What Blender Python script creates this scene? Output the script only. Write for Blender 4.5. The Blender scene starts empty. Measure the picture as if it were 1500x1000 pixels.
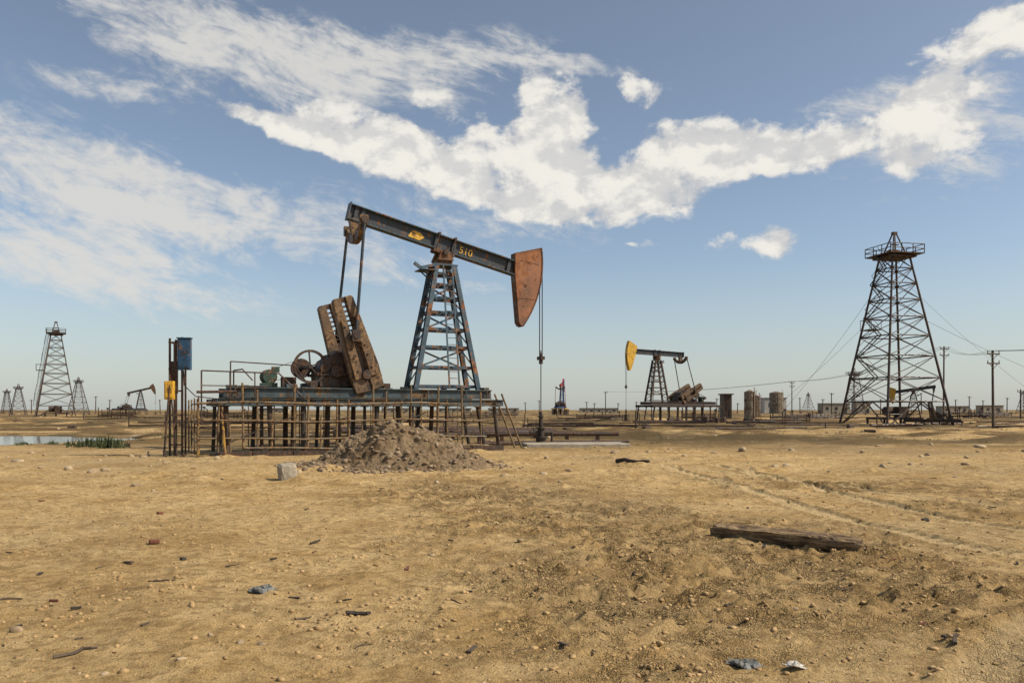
import bpy, math, random
import numpy as np
from mathutils import Vector, Matrix, Euler
random.seed(7); rng=np.random.RandomState(11)
F=1167.0; CH=1.7; HY=600.0
def gx(px,d): return (px-750)/F*d
def gd(py): return CH*F/(py-HY)
def zz(py,d): return CH+(HY-py)/F*d
scene=bpy.context.scene
COL=scene.collection
# ---------------------------------------------------------------- noise
def _h(ix,iy,s):
    n=(ix.astype(np.int64)*374761393+iy.astype(np.int64)*668265263+s*1442695041)&0x7fffffff
    n=((n^(n>>13))*1274126177)&0x7fffffff
    return ((n^(n>>16))&0xffff)/65535.0
def vn(x,y,s=0):
    x=np.asarray(x,float);y=np.asarray(y,float)
    ix=np.floor(x);iy=np.floor(y);fx=x-ix;fy=y-iy
    fx=fx*fx*(3-2*fx);fy=fy*fy*(3-2*fy)
    a=_h(ix,iy,s);b=_h(ix+1,iy,s);c=_h(ix,iy+1,s);d=_h(ix+1,iy+1,s)
    return (a*(1-fx)+b*fx)*(1-fy)+(c*(1-fx)+d*fx)*fy
def fbm(x,y,o=4,s=0,g=.5):
    t=0;a=1;tt=0
    for i in range(o):
        t=t+a*vn(x*2**i+i*17.3,y*2**i-i*9.1,s+i);tt+=a;a*=g
    return t/tt
def sst(a,b,x):
    t=np.clip((x-a)/(b-a),0,1);return t*t*(3-2*t)
# ---------------------------------------------------------------- materials
class NT:
    def __init__(s,nt): s.nt=nt;s.N=nt.nodes;s.L=nt.links
    def n(s,t,**k):
        nd=s.N.new(t)
        for a,b in k.items(): setattr(nd,a,b)
        return nd
    def put(s,sock,v):
        if isinstance(v,bpy.types.NodeSocket): s.L.new(v,sock)
        else: sock.default_value=v
    def math(s,op,a,b=0.0,c=0.0,clamp=False):
        nd=s.n('ShaderNodeMath',operation=op);nd.use_clamp=clamp
        s.put(nd.inputs[0],a);s.put(nd.inputs[1],b);s.put(nd.inputs[2],c);return nd.outputs[0]
    def noise(s,vec,scale,detail=6,rough=.55,dist=0.0,out=0):
        nd=s.n('ShaderNodeTexNoise');s.put(nd.inputs['Vector'],vec)
        nd.inputs['Scale'].default_value=scale;nd.inputs['Detail'].default_value=detail
        nd.inputs['Roughness'].default_value=rough;nd.inputs['Distortion'].default_value=dist
        return nd.outputs[out]
    def vor(s,vec,scale,feature='F1',out='Distance'):
        nd=s.n('ShaderNodeTexVoronoi');nd.feature=feature;s.put(nd.inputs['Vector'],vec)
        nd.inputs['Scale'].default_value=scale;return nd.outputs[out]
    def mapr(s,v,a,b,c=0.0,d=1.0,smooth=True):
        nd=s.n('ShaderNodeMapRange');nd.interpolation_type='SMOOTHSTEP' if smooth else 'LINEAR'
        s.put(nd.inputs[0],v)
        for i,q in enumerate((a,b,c,d)): nd.inputs[i+1].default_value=q
        return nd.outputs[0]
    def mix(s,f,a,b,bt='MIX'):
        nd=s.n('ShaderNodeMix',data_type='RGBA',blend_type=bt)
        s.put(nd.inputs[0],f)
        for i,v in ((6,a),(7,b)):
            if isinstance(v,bpy.types.NodeSocket): s.L.new(v,nd.inputs[i])
            else: nd.inputs[i].default_value=(v[0],v[1],v[2],1)
        return nd.outputs[2]
    def mapping(s,vec,loc=(0,0,0),rot=(0,0,0),sc=(1,1,1),vt='POINT'):
        nd=s.n('ShaderNodeMapping',vector_type=vt);s.put(nd.inputs[0],vec)
        nd.inputs[1].default_value=loc;nd.inputs[2].default_value=rot;nd.inputs[3].default_value=sc
        return nd.outputs[0]
    def bump(s,h,strength=.5,dist=.02,normal=None):
        nd=s.n('ShaderNodeBump');nd.inputs['Strength'].default_value=strength;nd.inputs['Distance'].default_value=dist
        s.put(nd.inputs['Height'],h)
        if normal is not None: s.put(nd.inputs['Normal'],normal)
        return nd.outputs[0]
def newmat(name):
    m=bpy.data.materials.new(name);m.use_nodes=True
    T=NT(m.node_tree);b=[n for n in T.N if n.type=='BSDF_PRINCIPLED'][0]
    co=T.n('ShaderNodeTexCoord').outputs['Object']
    return m,T,b,co
def setc(T,sock,v):
    T.put(sock,v if isinstance(v,bpy.types.NodeSocket) else (v[0],v[1],v[2],1))
RUST=(.13,.055,.025);RUSTL=(.27,.125,.05);GRIME=(.028,.021,.015)
def paint(name,col,rust=.4,scale=2.5,r1=RUST,r2=RUSTL,metal=.0,rough=.6,grime=.8):
    m,T,b,co=newmat(name)
    n1=T.noise(co,scale,6,.65);n2=T.noise(co,scale*5,4,.6);n3=T.noise(T.mapping(co,sc=(1,1,.25)),scale*3,4,.6)
    f=T.math('ADD',T.math('MULTIPLY',n1,.6),T.math('MULTIPLY',n3,.4))
    th=.5+(.5-rust)*.35
    fac=T.mapr(f,th-.03,th+.03)
    rc=T.mix(T.mapr(n2,.35,.65),r1,r2)
    pc=T.mix(T.mapr(n1,.3,.7),[c*.65 for c in col],[min(1,c*1.2) for c in col])
    c=T.mix(fac,pc,rc)
    c=T.mix(T.mapr(T.noise(T.mapping(co,sc=(1,1,.6)),scale*1.7,5,.65),.50,.66,0,grime),c,GRIME)
    setc(T,b.inputs['Base Color'],c)
    T.put(b.inputs['Roughness'],T.mapr(fac,0,1,rough-.1,.9))
    b.inputs['Metallic'].default_value=metal
    T.put(b.inputs['Normal'],T.bump(T.math('ADD',n2,T.math('MULTIPLY',fac,.4)),.5,.02))
    return m
M={}
M['beam']=paint('beam_dark_paint',(.022,.032,.042),.30)
M['bluetop']=paint('beam_edge_highlight_blue',(.035,.075,.10),.38,3)  # blue edge highlight of the dark beam, put into the flange colour
M['post']=paint('post_blue_paint',(.04,.085,.12),.38,2.2)
M['skid']=paint('skid_faded_paint',(.06,.085,.09),.42,1.1,(.07,.04,.024),(.20,.12,.05))
M['rust']=paint('rusted_steel',(.13,.065,.03),.6,1.6,(.08,.038,.02),(.2,.10,.045))
M['rustdk']=paint('dark_rusted_steel',(.05,.03,.02),.5,2,(.04,.024,.016),(.13,.07,.038))
M['pile']=paint('pile_steel',(.035,.028,.022),.5,1.3,(.035,.022,.015),(.11,.062,.034))
M['head']=paint('horsehead_rust_paint',(.27,.105,.040),.5,.8,(.16,.06,.024),(.29,.12,.046),rough=.7,grime=.35)
M['crank']=paint('crank_rust',(.14,.085,.042),.5,1.5,(.045,.027,.016),(.25,.15,.07),grime=.9)
M['yellow']=paint('yellow_paint',(.66,.38,.03),.3,2,grime=.4)
M['green']=paint('green_motor_paint',(.03,.075,.05),.35,4)
M['blue']=paint('cabinet_blue_paint',(.02,.075,.15),.3,3)
M['red']=paint('red_paint',(.35,.03,.03),.3,3)
M['bblue']=paint('bright_blue_paint',(.03,.10,.32),.3,3)
M['pipe']=paint('railing_pipe_rust',(.20,.135,.065),.5,2.2,(.09,.045,.022),(.28,.18,.08),grime=.7)
M['pale']=paint('pale_paint',(.42,.39,.31),.35,2)
M['far']=paint('hazed_distant_steel',(.075,.058,.048),.5,1,(.07,.05,.04),(.12,.085,.065))  # lighter than the near derrick steel: distance haze put into the colour
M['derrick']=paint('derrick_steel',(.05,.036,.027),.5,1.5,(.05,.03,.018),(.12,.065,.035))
M['cable']=paint('cable_steel',(.03,.028,.026),.2,3)
def simple(name,c1,c2,scale=3,rough=.85,bump=.5,bd=.03):
    m,T,b,co=newmat(name)
    n=T.noise(co,scale,6,.65);n2=T.noise(co,scale*6,4,.6)
    setc(T,b.inputs['Base Color'],T.mix(T.mapr(T.math('ADD',T.math('MULTIPLY',n,.65),T.math('MULTIPLY',n2,.35)),.35,.65),c1,c2))
    b.inputs['Roughness'].default_value=rough
    T.put(b.inputs['Normal'],T.bump(T.math('ADD',n,n2),bump,bd));return m
M['conc']=simple('weathered_concrete',(.24,.20,.14),(.42,.37,.28),4)
M['stone']=simple('stones',(.22,.15,.08),(.46,.36,.22),2.5)
M['clod']=simple('soil_clods',(.24,.15,.06),(.50,.335,.155),2.5)
M['mclod']=simple('mound_clods',(.13,.088,.05),(.32,.235,.145),3)
M['white']=simple('whitewashed_wall',(.40,.38,.33),(.55,.52,.46),.6)
M['polewood']=simple('pole_wood',(.05,.037,.025),(.12,.085,.055),2)
M['dark']=simple('oily_dark_debris',(.02,.017,.014),(.06,.045,.03),4)
M['brick']=simple('broken_brick',(.10,.035,.018),(.2,.075,.04),8)
M['cloth']=simple('grey_rag',(.07,.075,.07),(.22,.22,.2),9)
M['bush']=simple('scrub_leaf',(.03,.045,.015),(.085,.10,.035),5)
M['dry']=simple('dry_scrub_leaf',(.08,.062,.026),(.19,.14,.06),3)
m,T,b,co=newmat('weathered_timber')
st=T.mapping(co,sc=(1.2,14,14));n=T.noise(st,2,8,.6,.6);n2=T.noise(st,7,5,.6)
c_=T.mix(T.mapr(n,.35,.65),(.11,.065,.03),(.46,.31,.16))
setc(T,b.inputs['Base Color'],T.mix(T.mapr(T.noise(co,5,5,.6),.5,.65,0,.5),c_,(.05,.032,.018)))
b.inputs['Roughness'].default_value=.85
T.put(b.inputs['Normal'],T.bump(T.math('ADD',n,n2),.9,.04));M['wood']=m
# ---------------------------------------------------------------- mesh builder
import bmesh
class MB:
    def __init__(s): s.v=[];s.f=[];s.m=[]
    def add(s,vs,fs,mi=0):
        o=len(s.v);s.v+= [tuple(v) for v in vs]
        for f in fs: s.f.append(tuple(i+o for i in f));s.m.append(mi)
    def frame(s,p1,p2,up=(0,0,1)):
        p1=Vector(p1);p2=Vector(p2);d=(p2-p1).normalized();u=Vector(up)
        if abs(d.dot(u))>.98: u=Vector((1,0,0))
        sd=d.cross(u).normalized();u=sd.cross(d).normalized();return p1,p2,d,sd,u
    def beam(s,p1,p2,w,h,mi=0,up=(0,0,1),w2=None,h2=None,off=(0,0)):
        p1,p2,d,sd,u=s.frame(p1,p2,up);w2=w2 or w;h2=h2 or h;vs=[]
        for p,a,b in ((p1,w,h),(p2,w2,h2)):
            c=p+sd*off[0]+u*off[1]
            for x,y in ((-1,-1),(1,-1),(1,1),(-1,1)): vs.append(c+sd*(x*a/2)+u*(y*b/2))
        s.add(vs,[(0,1,2,3),(7,6,5,4),(0,4,5,1),(1,5,6,2),(2,6,7,3),(3,7,4,0)],mi)
    def ibeam(s,p1,p2,w,h,t=.04,mi=0,up=(0,0,1),mtop=None):
        s.beam(p1,p2,w,t,mi if mtop is None else mtop,up,off=(0,h/2-t/2))
        s.beam(p1,p2,w,t,mi if mtop is None else mtop,up,off=(0,-h/2+t/2))
        s.beam(p1,p2,t,h-2*t,mi,up)
    def angle(s,p1,p2,w,mi=0,up=(0,0,1)):
        t=w*.14
        s.beam(p1,p2,w,t,mi,up,off=(0,-w/2));s.beam(p1,p2,t,w-t,mi,up,off=(-w/2+t/2,0))
    def tube(s,p1,p2,r,mi=0,seg=8,r2=None,cap=True):
        p1,p2,d,sd,u=s.frame(p1,p2);r2=r if r2 is None else r2;vs=[]
        for p,q in ((p1,r),(p2,r2)):
            for i in range(seg):
                a=2*math.pi*i/seg;vs.append(p+sd*(math.cos(a)*q)+u*(math.sin(a)*q))
        fs=[(i,(i+1)%seg,seg+(i+1)%seg,seg+i) for i in range(seg)]
        if cap: fs+=[tuple(range(seg-1,-1,-1)),tuple(range(seg,2*seg))]
        s.add(vs,fs,mi)
    def path(s,pts,r,mi=0,seg=6):
        for a,b in zip(pts[:-1],pts[1:]): s.tube(a,b,r,mi,seg)
    def prism(s,poly,y0,y1,mi=0):
        n=len(poly);vs=[(p[0],y0,p[1]) for p in poly]+[(p[0],y1,p[1]) for p in poly]
        fs=[tuple(range(n)),tuple(range(2*n-1,n-1,-1))]+[(i+n,(i+1)%n+n,(i+1)%n,i) for i in range(n)]
        s.add(vs,fs,mi)
    def box(s,c,sz,mi=0,rz=0):
        R=Matrix.Rotation(rz,3,'Z');c=Vector(c);vs=[]
        for z in (-1,1):
            for x,y in ((-1,-1),(1,-1),(1,1),(-1,1)): vs.append(c+R@Vector((x*sz[0]/2,y*sz[1]/2,z*sz[2]/2)))
        s.add(vs,[(3,2,1,0),(4,5,6,7),(0,1,5,4),(1,2,6,5),(2,3,7,6),(3,0,4,7)],mi)
    def ring(s,c,R,r,axis='Y',mi=0,seg=28,w=None):
        c=Vector(c);w=w or r
        vs=[];
        for i in range(seg):
            a=2*math.pi*i/seg
            for dr,dw in ((-r,-w),(r,-w),(r,w),(-r,w)):
                e=(R+dr)
                vs.append(c+Vector((math.cos(a)*e,dw,math.sin(a)*e)))
        fs=[]
        for i in range(seg):
            j=(i+1)%seg
            for k in range(4): fs.append((i*4+k,i*4+(k+1)%4,j*4+(k+1)%4,j*4+k))
        s.add(vs,fs,mi)
    def build(s,name,mats,parent=None,smooth=False):
        me=bpy.data.meshes.new(name);me.from_pydata(s.v,[],s.f)
        if not isinstance(mats,(list,tuple)): mats=[mats]
        for q in mats: me.materials.append(q)
        me.polygons.foreach_set('material_index',s.m)
        if smooth: me.polygons.foreach_set('use_smooth',[True]*len(s.f))
        bm=bmesh.new();bm.from_mesh(me);bmesh.ops.recalc_face_normals(bm,faces=bm.faces);bm.to_mesh(me);bm.free()
        o=bpy.data.objects.new(name,me);COL.objects.link(o)
        if parent: o.parent=parent
        return o
def bevel(o,w=.015,seg=1):
    b=o.modifiers.new('bevel','BEVEL');b.width=w;b.segments=seg;b.limit_method='ANGLE';return o
def empty(name,loc=(0,0,0),rz=0,sc=1):
    e=bpy.data.objects.new(name,None);COL.objects.link(e);e.location=loc;e.rotation_euler=(0,0,rz);e.scale=(sc,)*3;return e
# ---------------------------------------------------------------- terrain
PONDS=[(-39,46,17.5,10.5),(-17,58,13,5.5)]
WATER=-.13
def ponddepth(x,y):
    t=0*x
    for cx,cy,rx,ry in PONDS:
        r=np.sqrt(((x-cx)/rx)**2+((y-cy)/ry)**2)+ (fbm(x*.25,y*.25,3,5)-.5)*.35
        t=np.maximum(t,1-sst(.90,1.08,r))
    return t
TR1=[(4.6,24),(5.0,18),(5.1,14),(5.2,12),(5.6,10.2),(6.2,8.8),(7.6,7.0)]
TR1b=[(p[0]+1.7,p[1]+.9) for p in TR1]
TR2=[(1.9,3.3),(2.75,4.7),(3.25,5.4),(4.1,6.3),(6.0,7.5),(9,8.6)]
TR2b=[(p[0]+.5,p[1]-.75) for p in TR2]
TR3=[(3.5,27),(7.2,19),(8.2,15),(10.5,12),(14,10.5)]
def trackmask(x,y,tr,w):
    best=np.full(np.shape(x),1e9);al=np.zeros(np.shape(x));acc=0
    for a,b in zip(tr[:-1],tr[1:]):
        dx,dy=b[0]-a[0],b[1]-a[1];L=math.hypot(dx,dy)
        t=np.clip(((x-a[0])*dx+(y-a[1])*dy)/L/L,0,1)
        d=np.hypot(x-a[0]-t*dx,y-a[1]-t*dy);k=d<best
        best=np.where(k,d,best);al=np.where(k,acc+t*L,al);acc+=L
    return 1-sst(w*.75,w,best),al,best
def crustz(x,y):
    c=np.exp(-(((x-2.3)/3.0)**2+((y-8.8)/4.6)**2))*1.15+np.exp(-(((x+0.5)/3.0)**2+((y-17)/4)**2))*.55+np.exp(-(((x-9)/4)**2+((y-17)/5)**2))*.6
    return np.clip(sst(.2,.85,c+(fbm(x*.5,y*.5,5,21)-.5)*1.1),0,1)
def height(x,y,full=False):
    x=np.asarray(x,float);y=np.asarray(y,float);d=np.hypot(x,y)
    h=(fbm(x*.12,y*.12,3,1)-.5)*.10
    h=h+(fbm(x*.9,y*.9,3,3)-.5)*.07*(1-sst(60,120,d))
    farm=sst(50,130,d)
    h=h+farm*(fbm(x*.03,y*.06,4,7)-.52)*1.3+sst(200,900,d)*(fbm(x*.006,y*.006,3,9)-.5)*2.0
    h=h+sst(34,50,d)*(1-sst(150,300,d))*np.clip(fbm(x*.22,y*.4,4,13)-.5,0,1)*1.1
    cz=crustz(x,y);nr=(1-sst(16,40,d))
    nearn=fbm(x*5,y*5,4,31,.6)
    h=h+(nearn-.5)*(.038+.06*cz)*nr
    h=h+np.clip(fbm(x*8,y*8,2,35)-.60,0,1)*(.09+.17*cz)*nr
    rid=np.abs(fbm(x*3,y*3,3,41)-.5)*2
    h=h-cz*.045*(1-sst(0,.25,rid))*nr
    hm=np.clip(fbm(x*.8,y*1.3,4,51)-.60,0,1)
    h=h+hm*.5*sst(13,20,d)*(1-sst(40,60,d))
    tm=0
    for tr,w in ((TR1,.24),(TR1b,.24),(TR2,.2),(TR2b,.2),(TR3,.25)):
        m_,al,b_=trackmask(x,y,tr,w)
        h=h-m_*.035-m_*(nearn-.5)*.03+np.exp(-((b_-w*1.15)/.07)**2)*.028
        h=h+m_*.026*np.sin(al*2*math.pi/.24+np.sin(b_*18)*1.5)
        tm=np.maximum(tm,m_)
    for cx,cy,r,a in ((gx(225,gd(872)),gd(872),.28,.07),(gx(935,gd(682)),gd(682),.7,.12),(gx(30,gd(690)),gd(690),1.2,.1)):
        h=h+a*np.exp(-((x-cx)**2+(y-cy)**2*1.6)/r/r)*(.6+.8*fbm(x*6,y*6,3,77))
    p=ponddepth(x,y)
    h=h*(1-p)-p*.6
    fl=np.exp(-(((x+30)/14)**2+((y-35)/7)**2));h=h*(1-.8*fl)-.06*fl
    if full: return h,cz,tm
    return h
def hz(x,y): return float(height(np.array([x]),np.array([y]))[0])
def axis_pos(start,dx,cap,lim,k):
    out=[start];c=start
    while c<lim:
        st=dx if c<cap else dx+(c-cap)*k
        c+=st;out.append(c)
    return out
xp=axis_pos(0,.045,7.5,6000,.045)
xs=np.array([-a for a in xp[:0:-1]]+xp)
yn=axis_pos(3,.034,11,7000,.013)
ys=np.array([-6000,-3000,-1200,-500,-200,-80,-40,-20,-10,-5,-2,0,1,1.8,2.4,2.8]+yn)
X,Y=np.meshgrid(xs,ys)
Z,CZ,TM=height(X,Y,True)
nx,ny=len(xs),len(ys)
def gridmesh(name,co3,nx,ny):
    idx=np.arange(nx*ny).reshape(ny,nx)
    q=np.stack([idx[:-1,:-1],idx[:-1,1:],idx[1:,1:],idx[1:,:-1]],-1).reshape(-1,4)
    me=bpy.data.meshes.new(name);me.vertices.add(len(co3));me.vertices.foreach_set('co',co3.ravel())
    me.loops.add(q.size);me.loops.foreach_set('vertex_index',q.ravel())
    me.polygons.add(len(q));me.polygons.foreach_set('loop_start',np.arange(len(q))*4);me.polygons.foreach_set('loop_total',np.full(len(q),4))
    me.polygons.foreach_set('use_smooth',np.ones(len(q),bool))
    me.update();me.validate();return me
me=gridmesh('ground',np.stack([X,Y,Z],-1).reshape(-1,3),nx,ny)
for nm,arr in (('crust',CZ),('track',TM),('wet',ponddepth(X,Y))):
    a=me.attributes.new(nm,'FLOAT','POINT');a.data.foreach_set('value',np.ascontiguousarray(arr.ravel(),dtype=np.float32))
ground=bpy.data.objects.new('ground',me);COL.objects.link(ground)
def groundmat(name,mound=False):
    m,T,b,co=newmat(name)
    def att(n): return T.n('ShaderNodeAttribute',attribute_name=n).outputs['Fac']
    big=T.noise(co,.10,4,.55);mid=T.noise(co,.9,7,.65,.3);fine=T.noise(co,7,8,.75);grit=T.noise(co,60,3,.7)
    if mound: tan1=(.22,.15,.082);tan2=(.33,.24,.145);brn=(.14,.092,.05);gry=(.26,.195,.125)
    else: tan1=(.58,.375,.150);tan2=(.72,.51,.245);brn=(.40,.25,.10);gry=(.46,.345,.19)
    c=T.mix(T.mapr(mid,.32,.62),tan1,tan2)
    c=T.mix(T.mapr(big,.46,.64,0,.6),c,gry)
    c=T.mix(T.mapr(T.noise(co,.35,7,.68),.49,.62,0,.65),c,brn)
    c=T.mix(T.mapr(T.noise(co,2.3,7,.7),.51,.65,0,.6),c,[k*.8 for k in brn])
    c=T.mix(T.mapr(fine,.48,.60,0,.65),c,[k*.5 for k in tan1])
    c=T.mix(T.mapr(fine,.46,.36,0,.5),c,[min(.8,k*1.12) for k in tan2])
    c=T.mix(T.mapr(grit,.50,.66,0,.6),c,[k*.38 for k in tan1])
    v=T.vor(co,16)
    peb=T.mapr(T.math('ADD',v,T.math('MULTIPLY',T.math('SUBTRACT',.6,mid),.5)),.07,.17,1,0)
    c=T.mix(T.math('MULTIPLY',peb,.7),c,(.12,.075,.035))
    h=T.math('ADD',T.math('MULTIPLY',fine,1.7),T.math('MULTIPLY',grit,.4))
    h=T.math('ADD',h,T.math('MULTIPLY',mid,1.2))
    h=T.math('ADD',h,T.math('MULTIPLY',peb,.35))
    if not mound:
        cr=att('crust');tr=att('track');wet=att('wet')
        sv=T.n('ShaderNodeVectorMath',operation='ADD');T.put(sv.inputs[0],co);
        nv=T.n('ShaderNodeVectorMath',operation='SCALE');T.put(nv.inputs[0],T.noise(co,6,3,.6,out=1));nv.inputs['Scale'].default_value=.35;T.put(sv.inputs[1],nv.outputs[0])
        cell=T.vor(sv.outputs[0],7,'DISTANCE_TO_EDGE');crk=T.mapr(cell,.0,.10,1,0)
        cell2=T.vor(sv.outputs[0],22,'DISTANCE_TO_EDGE');crk2=T.mapr(cell2,.0,.14,1,0)
        brk=T.mapr(T.noise(co,1.7,4,.6),.40,.58)
        ck=T.math('MULTIPLY',T.math('MULTIPLY',T.math('MAXIMUM',crk,T.math('MULTIPLY',crk2,.7)),brk),T.math('ADD',T.math('MULTIPLY',cr,.8),.14))
        c=T.mix(T.math('MULTIPLY',cr,.35),c,(.36,.24,.105))
        c=T.mix(T.math('MULTIPLY',ck,.8),c,(.10,.062,.028))
        c=T.mix(T.math('MULTIPLY',tr,.6),c,(.66,.50,.27))
        h=T.math('SUBTRACT',h,T.math('MULTIPLY',ck,.9))
        sx=T.n('ShaderNodeSeparateXYZ');T.put(sx.inputs[0],co)
        far=T.mapr(sx.outputs[1],26,48)
        fn=T.noise(T.mapping(co,sc=(.5,1,1)),.13,7,.7)
        fn2=T.noise(T.mapping(co,sc=(.35,1,1)),.035,6,.65)
        c=T.mix(T.math('MULTIPLY',far,T.mapr(fn,.42,.53,0,.88)),c,(.11,.07,.032))
        c=T.mix(T.math('MULTIPLY',far,T.mapr(fn2,.45,.56,0,.75)),c,(.085,.065,.032))
        c=T.mix(T.mapr(wet,.02,.4,0,.9),c,(.05,.037,.022))
    setc(T,b.inputs['Base Color'],c)
    b.inputs['Roughness'].default_value=.95;b.inputs['Specular IOR Level'].default_value=.1
    T.put(b.inputs['Normal'],T.bump(h,1.0,.055));return m
M['ground']=groundmat('sandy_soil');M['mound']=groundmat('mound_soil',True)
me.materials.append(M['ground'])
m,T,b,co=newmat('pond_water');b.inputs['Base Color'].default_value=(.06,.062,.055,1);b.inputs['Roughness'].default_value=.06
b.inputs['IOR'].default_value=1.33
T.put(b.inputs['Normal'],T.bump(T.noise(T.mapping(co,sc=(.6,1,1)),3,3,.5),.15,.02));M['water']=m
for cx,cy,rx,ry in PONDS:
    B=MB();n=48;B.add([(cx+rx*1.12*math.cos(2*math.pi*i/n),cy+ry*1.12*math.sin(2*math.pi*i/n),WATER) for i in range(n)],[tuple(range(n))])
    B.build('pond',M['water'])
# ---------------------------------------------------------------- lumps
def ico(sub):
    bm=bmesh.new();bmesh.ops.create_icosphere(bm,subdivisions=sub,radius=1);v=np.array([p.co[:] for p in bm.verts]);f=np.array([[q.index for q in p.verts] for p in bm.faces]);bm.free();return v,f
def lumps(name,pts,mat,sub=1,parent=None,flat=.65,zoff=.1,jit=.28):
    v,f=ico(sub);V=[];Fc=[];o=0
    for (x,y,z,r) in pts:
        sc=np.array([r*rng.uniform(.6,1.4),r*rng.uniform(.7,1.3),r*flat*rng.uniform(.6,1.3)])
        w=v*(1+rng.uniform(-jit,jit,(len(v),1)))
        if sub>1:
            for _ in range(7):
                nn=rng.normal(size=3);nn/=np.linalg.norm(nn);dd=rng.uniform(.55,.85);pr_=w@nn;w=w-np.outer(np.clip(pr_-dd,0,None),nn)
        w=w*sc
        a=rng.uniform(0,6.28);c,s_=math.cos(a),math.sin(a)
        w=np.stack([w[:,0]*c-w[:,1]*s_,w[:,0]*s_+w[:,1]*c,w[:,2]],-1)+np.array([x,y,z+r*zoff])
        V.append(w);Fc.append(f+o);o+=len(v)
    V=np.concatenate(V);Fc=np.concatenate(Fc)
    me=bpy.data.meshes.new(name);me.vertices.add(len(V));me.vertices.foreach_set('co',V.ravel())
    me.loops.add(Fc.size);me.loops.foreach_set('vertex_index',Fc.ravel());me.polygons.add(len(Fc))
    me.polygons.foreach_set('loop_start',np.arange(len(Fc))*3);me.polygons.foreach_set('loop_total',np.full(len(Fc),3));me.update();me.validate()
    me.materials.append(mat);ob=bpy.data.objects.new(name,me);COL.objects.link(ob)
    if parent: ob.parent=parent
    return ob
def scatter(n,y0,y1,rf,dens=None):
    yy=y0*(y1/y0)**rng.rand(n);xx=(rng.rand(n)*2-1)*(yy*.75+2)
    if dens is not None: k=rng.rand(n)<dens(xx,yy);xx=xx[k];yy=yy[k]
    z=height(xx,yy)
    return [(a,b_,c,rf()) for a,b_,c in zip(xx,yy,z)]
lumps('soil_clods',scatter(60000,3.5,34,lambda:.005+.026*rng.rand()**3.4,lambda x,y:sst(.45,.75,fbm(x*1.1,y*1.1,4,88))*.4+.06+.7*crustz(x,y)*fbm(x*1.5,y*1.5,3,88)),M['clod'],1)
big=scatter(420,4.5,60,lambda:.007+.03*rng.rand()**5)
big+= [(a,b_,c,r*2.5) for a,b_,c,r in scatter(200,20,70,lambda:.02+.06*rng.rand()**3)]
for px,py,r in ((25,925,.05),(383,947,.045),(352,947,.035),(265,975,.03),(762,795,.06),(1088,660,.22),(1434,657,.3),(100,690,.15),(200,712,.12),(225,720,.06),(600,690,.16),(640,705,.1),(1160,660,.15),(820,705,.07)):
    d=gd(py);x=gx(px,d);big.append((x,d,hz(x,d),r))
lumps('scattered_stones',big,M['stone'],2,jit=.1)
# dark chips, bits of wood and metal lying about
B=MB()
for (x,y,z,r) in scatter(260,4.2,30,lambda:.012+.05*rng.rand()**3):
    a_=random.uniform(0,6.28);l=r*random.uniform(1.0,3.0)
    B.beam((x,y,z+r*.25),(x+l*math.cos(a_),y+l*math.sin(a_),z+r*random.uniform(.2,.6)),r*random.uniform(.3,.9),r*.3,random.choice([0,0,1,2]))
B.build('scattered_debris',[M['dark'],M['polewood'],M['brick']])
# ---------------------------------------------------------------- dirt mound
mc=(gx(580,24.6),24.6);n=230
gu=np.linspace(-1.25,1.25,n);U,V_=np.meshgrid(gu,gu)
px_=mc[0]+U*2.95;py_=mc[1]+V_*2.7
r=np.hypot(U+ (fbm(px_*.8,py_*.8,2,4)-.5)*.35,V_+(fbm(px_*.8,py_*.8,2,14)-.5)*.35)
hh=1.46*np.clip(1-r,0,1)**1.0*(1-.12*np.exp(-(r/.18)**2))
hh=hh-.25*np.exp(-((U+.62)**2+(V_+.3)**2)/.05)
ed=(1-sst(.5,1.1,r))
hh=hh+(fbm(px_*1.6,py_*1.6,4,61)-.5)*.45*ed
hh=hh+(fbm(px_*6,py_*6,4,63,.65)-.5)*.28*(1-sst(.8,1.15,r))
zm=height(px_,py_)+hh-.25*sst(.85,1.2,r)
me=gridmesh('dirt_mound',np.stack([px_,py_,zm],-1).reshape(-1,3),n,n);me.materials.append(M['mound'])
mound=bpy.data.objects.new('dirt_mound',me);COL.objects.link(mound)
mp=[]
for i in range(2200):
    a=rng.rand()*6.28;rr=1.22*rng.rand()**.55
    i_=int((math.cos(a)*rr+1.25)/2.5*(n-1));j_=int((math.sin(a)*rr+1.25)/2.5*(n-1))
    i_=min(max(i_,0),n-1);j_=min(max(j_,0),n-1)
    z=max(zm[j_,i_],hz(px_[j_,i_],py_[j_,i_]))
    mp.append((px_[j_,i_],py_[j_,i_],z,.015+.10*rng.rand()**4))
lumps('clods',mp,M['mclod'],2,parent=mound,jit=.12)
d=gd(702);B=MB();x=gx(421,d)
v,f=ico(3);w=v.copy()
w=np.sign(w)*np.abs(w)**.35;w=w/np.abs(w).max()*np.array([.21,.19,.24]);w=w*(1+rng.uniform(-.06,.06,(len(w),1)))
B.add(w.tolist(),f.tolist());e=B.build('concrete_block',M['conc']);e.location=(x,d,hz(x,d)+.17);e.rotation_euler=(.08,-.1,.5)
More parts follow.
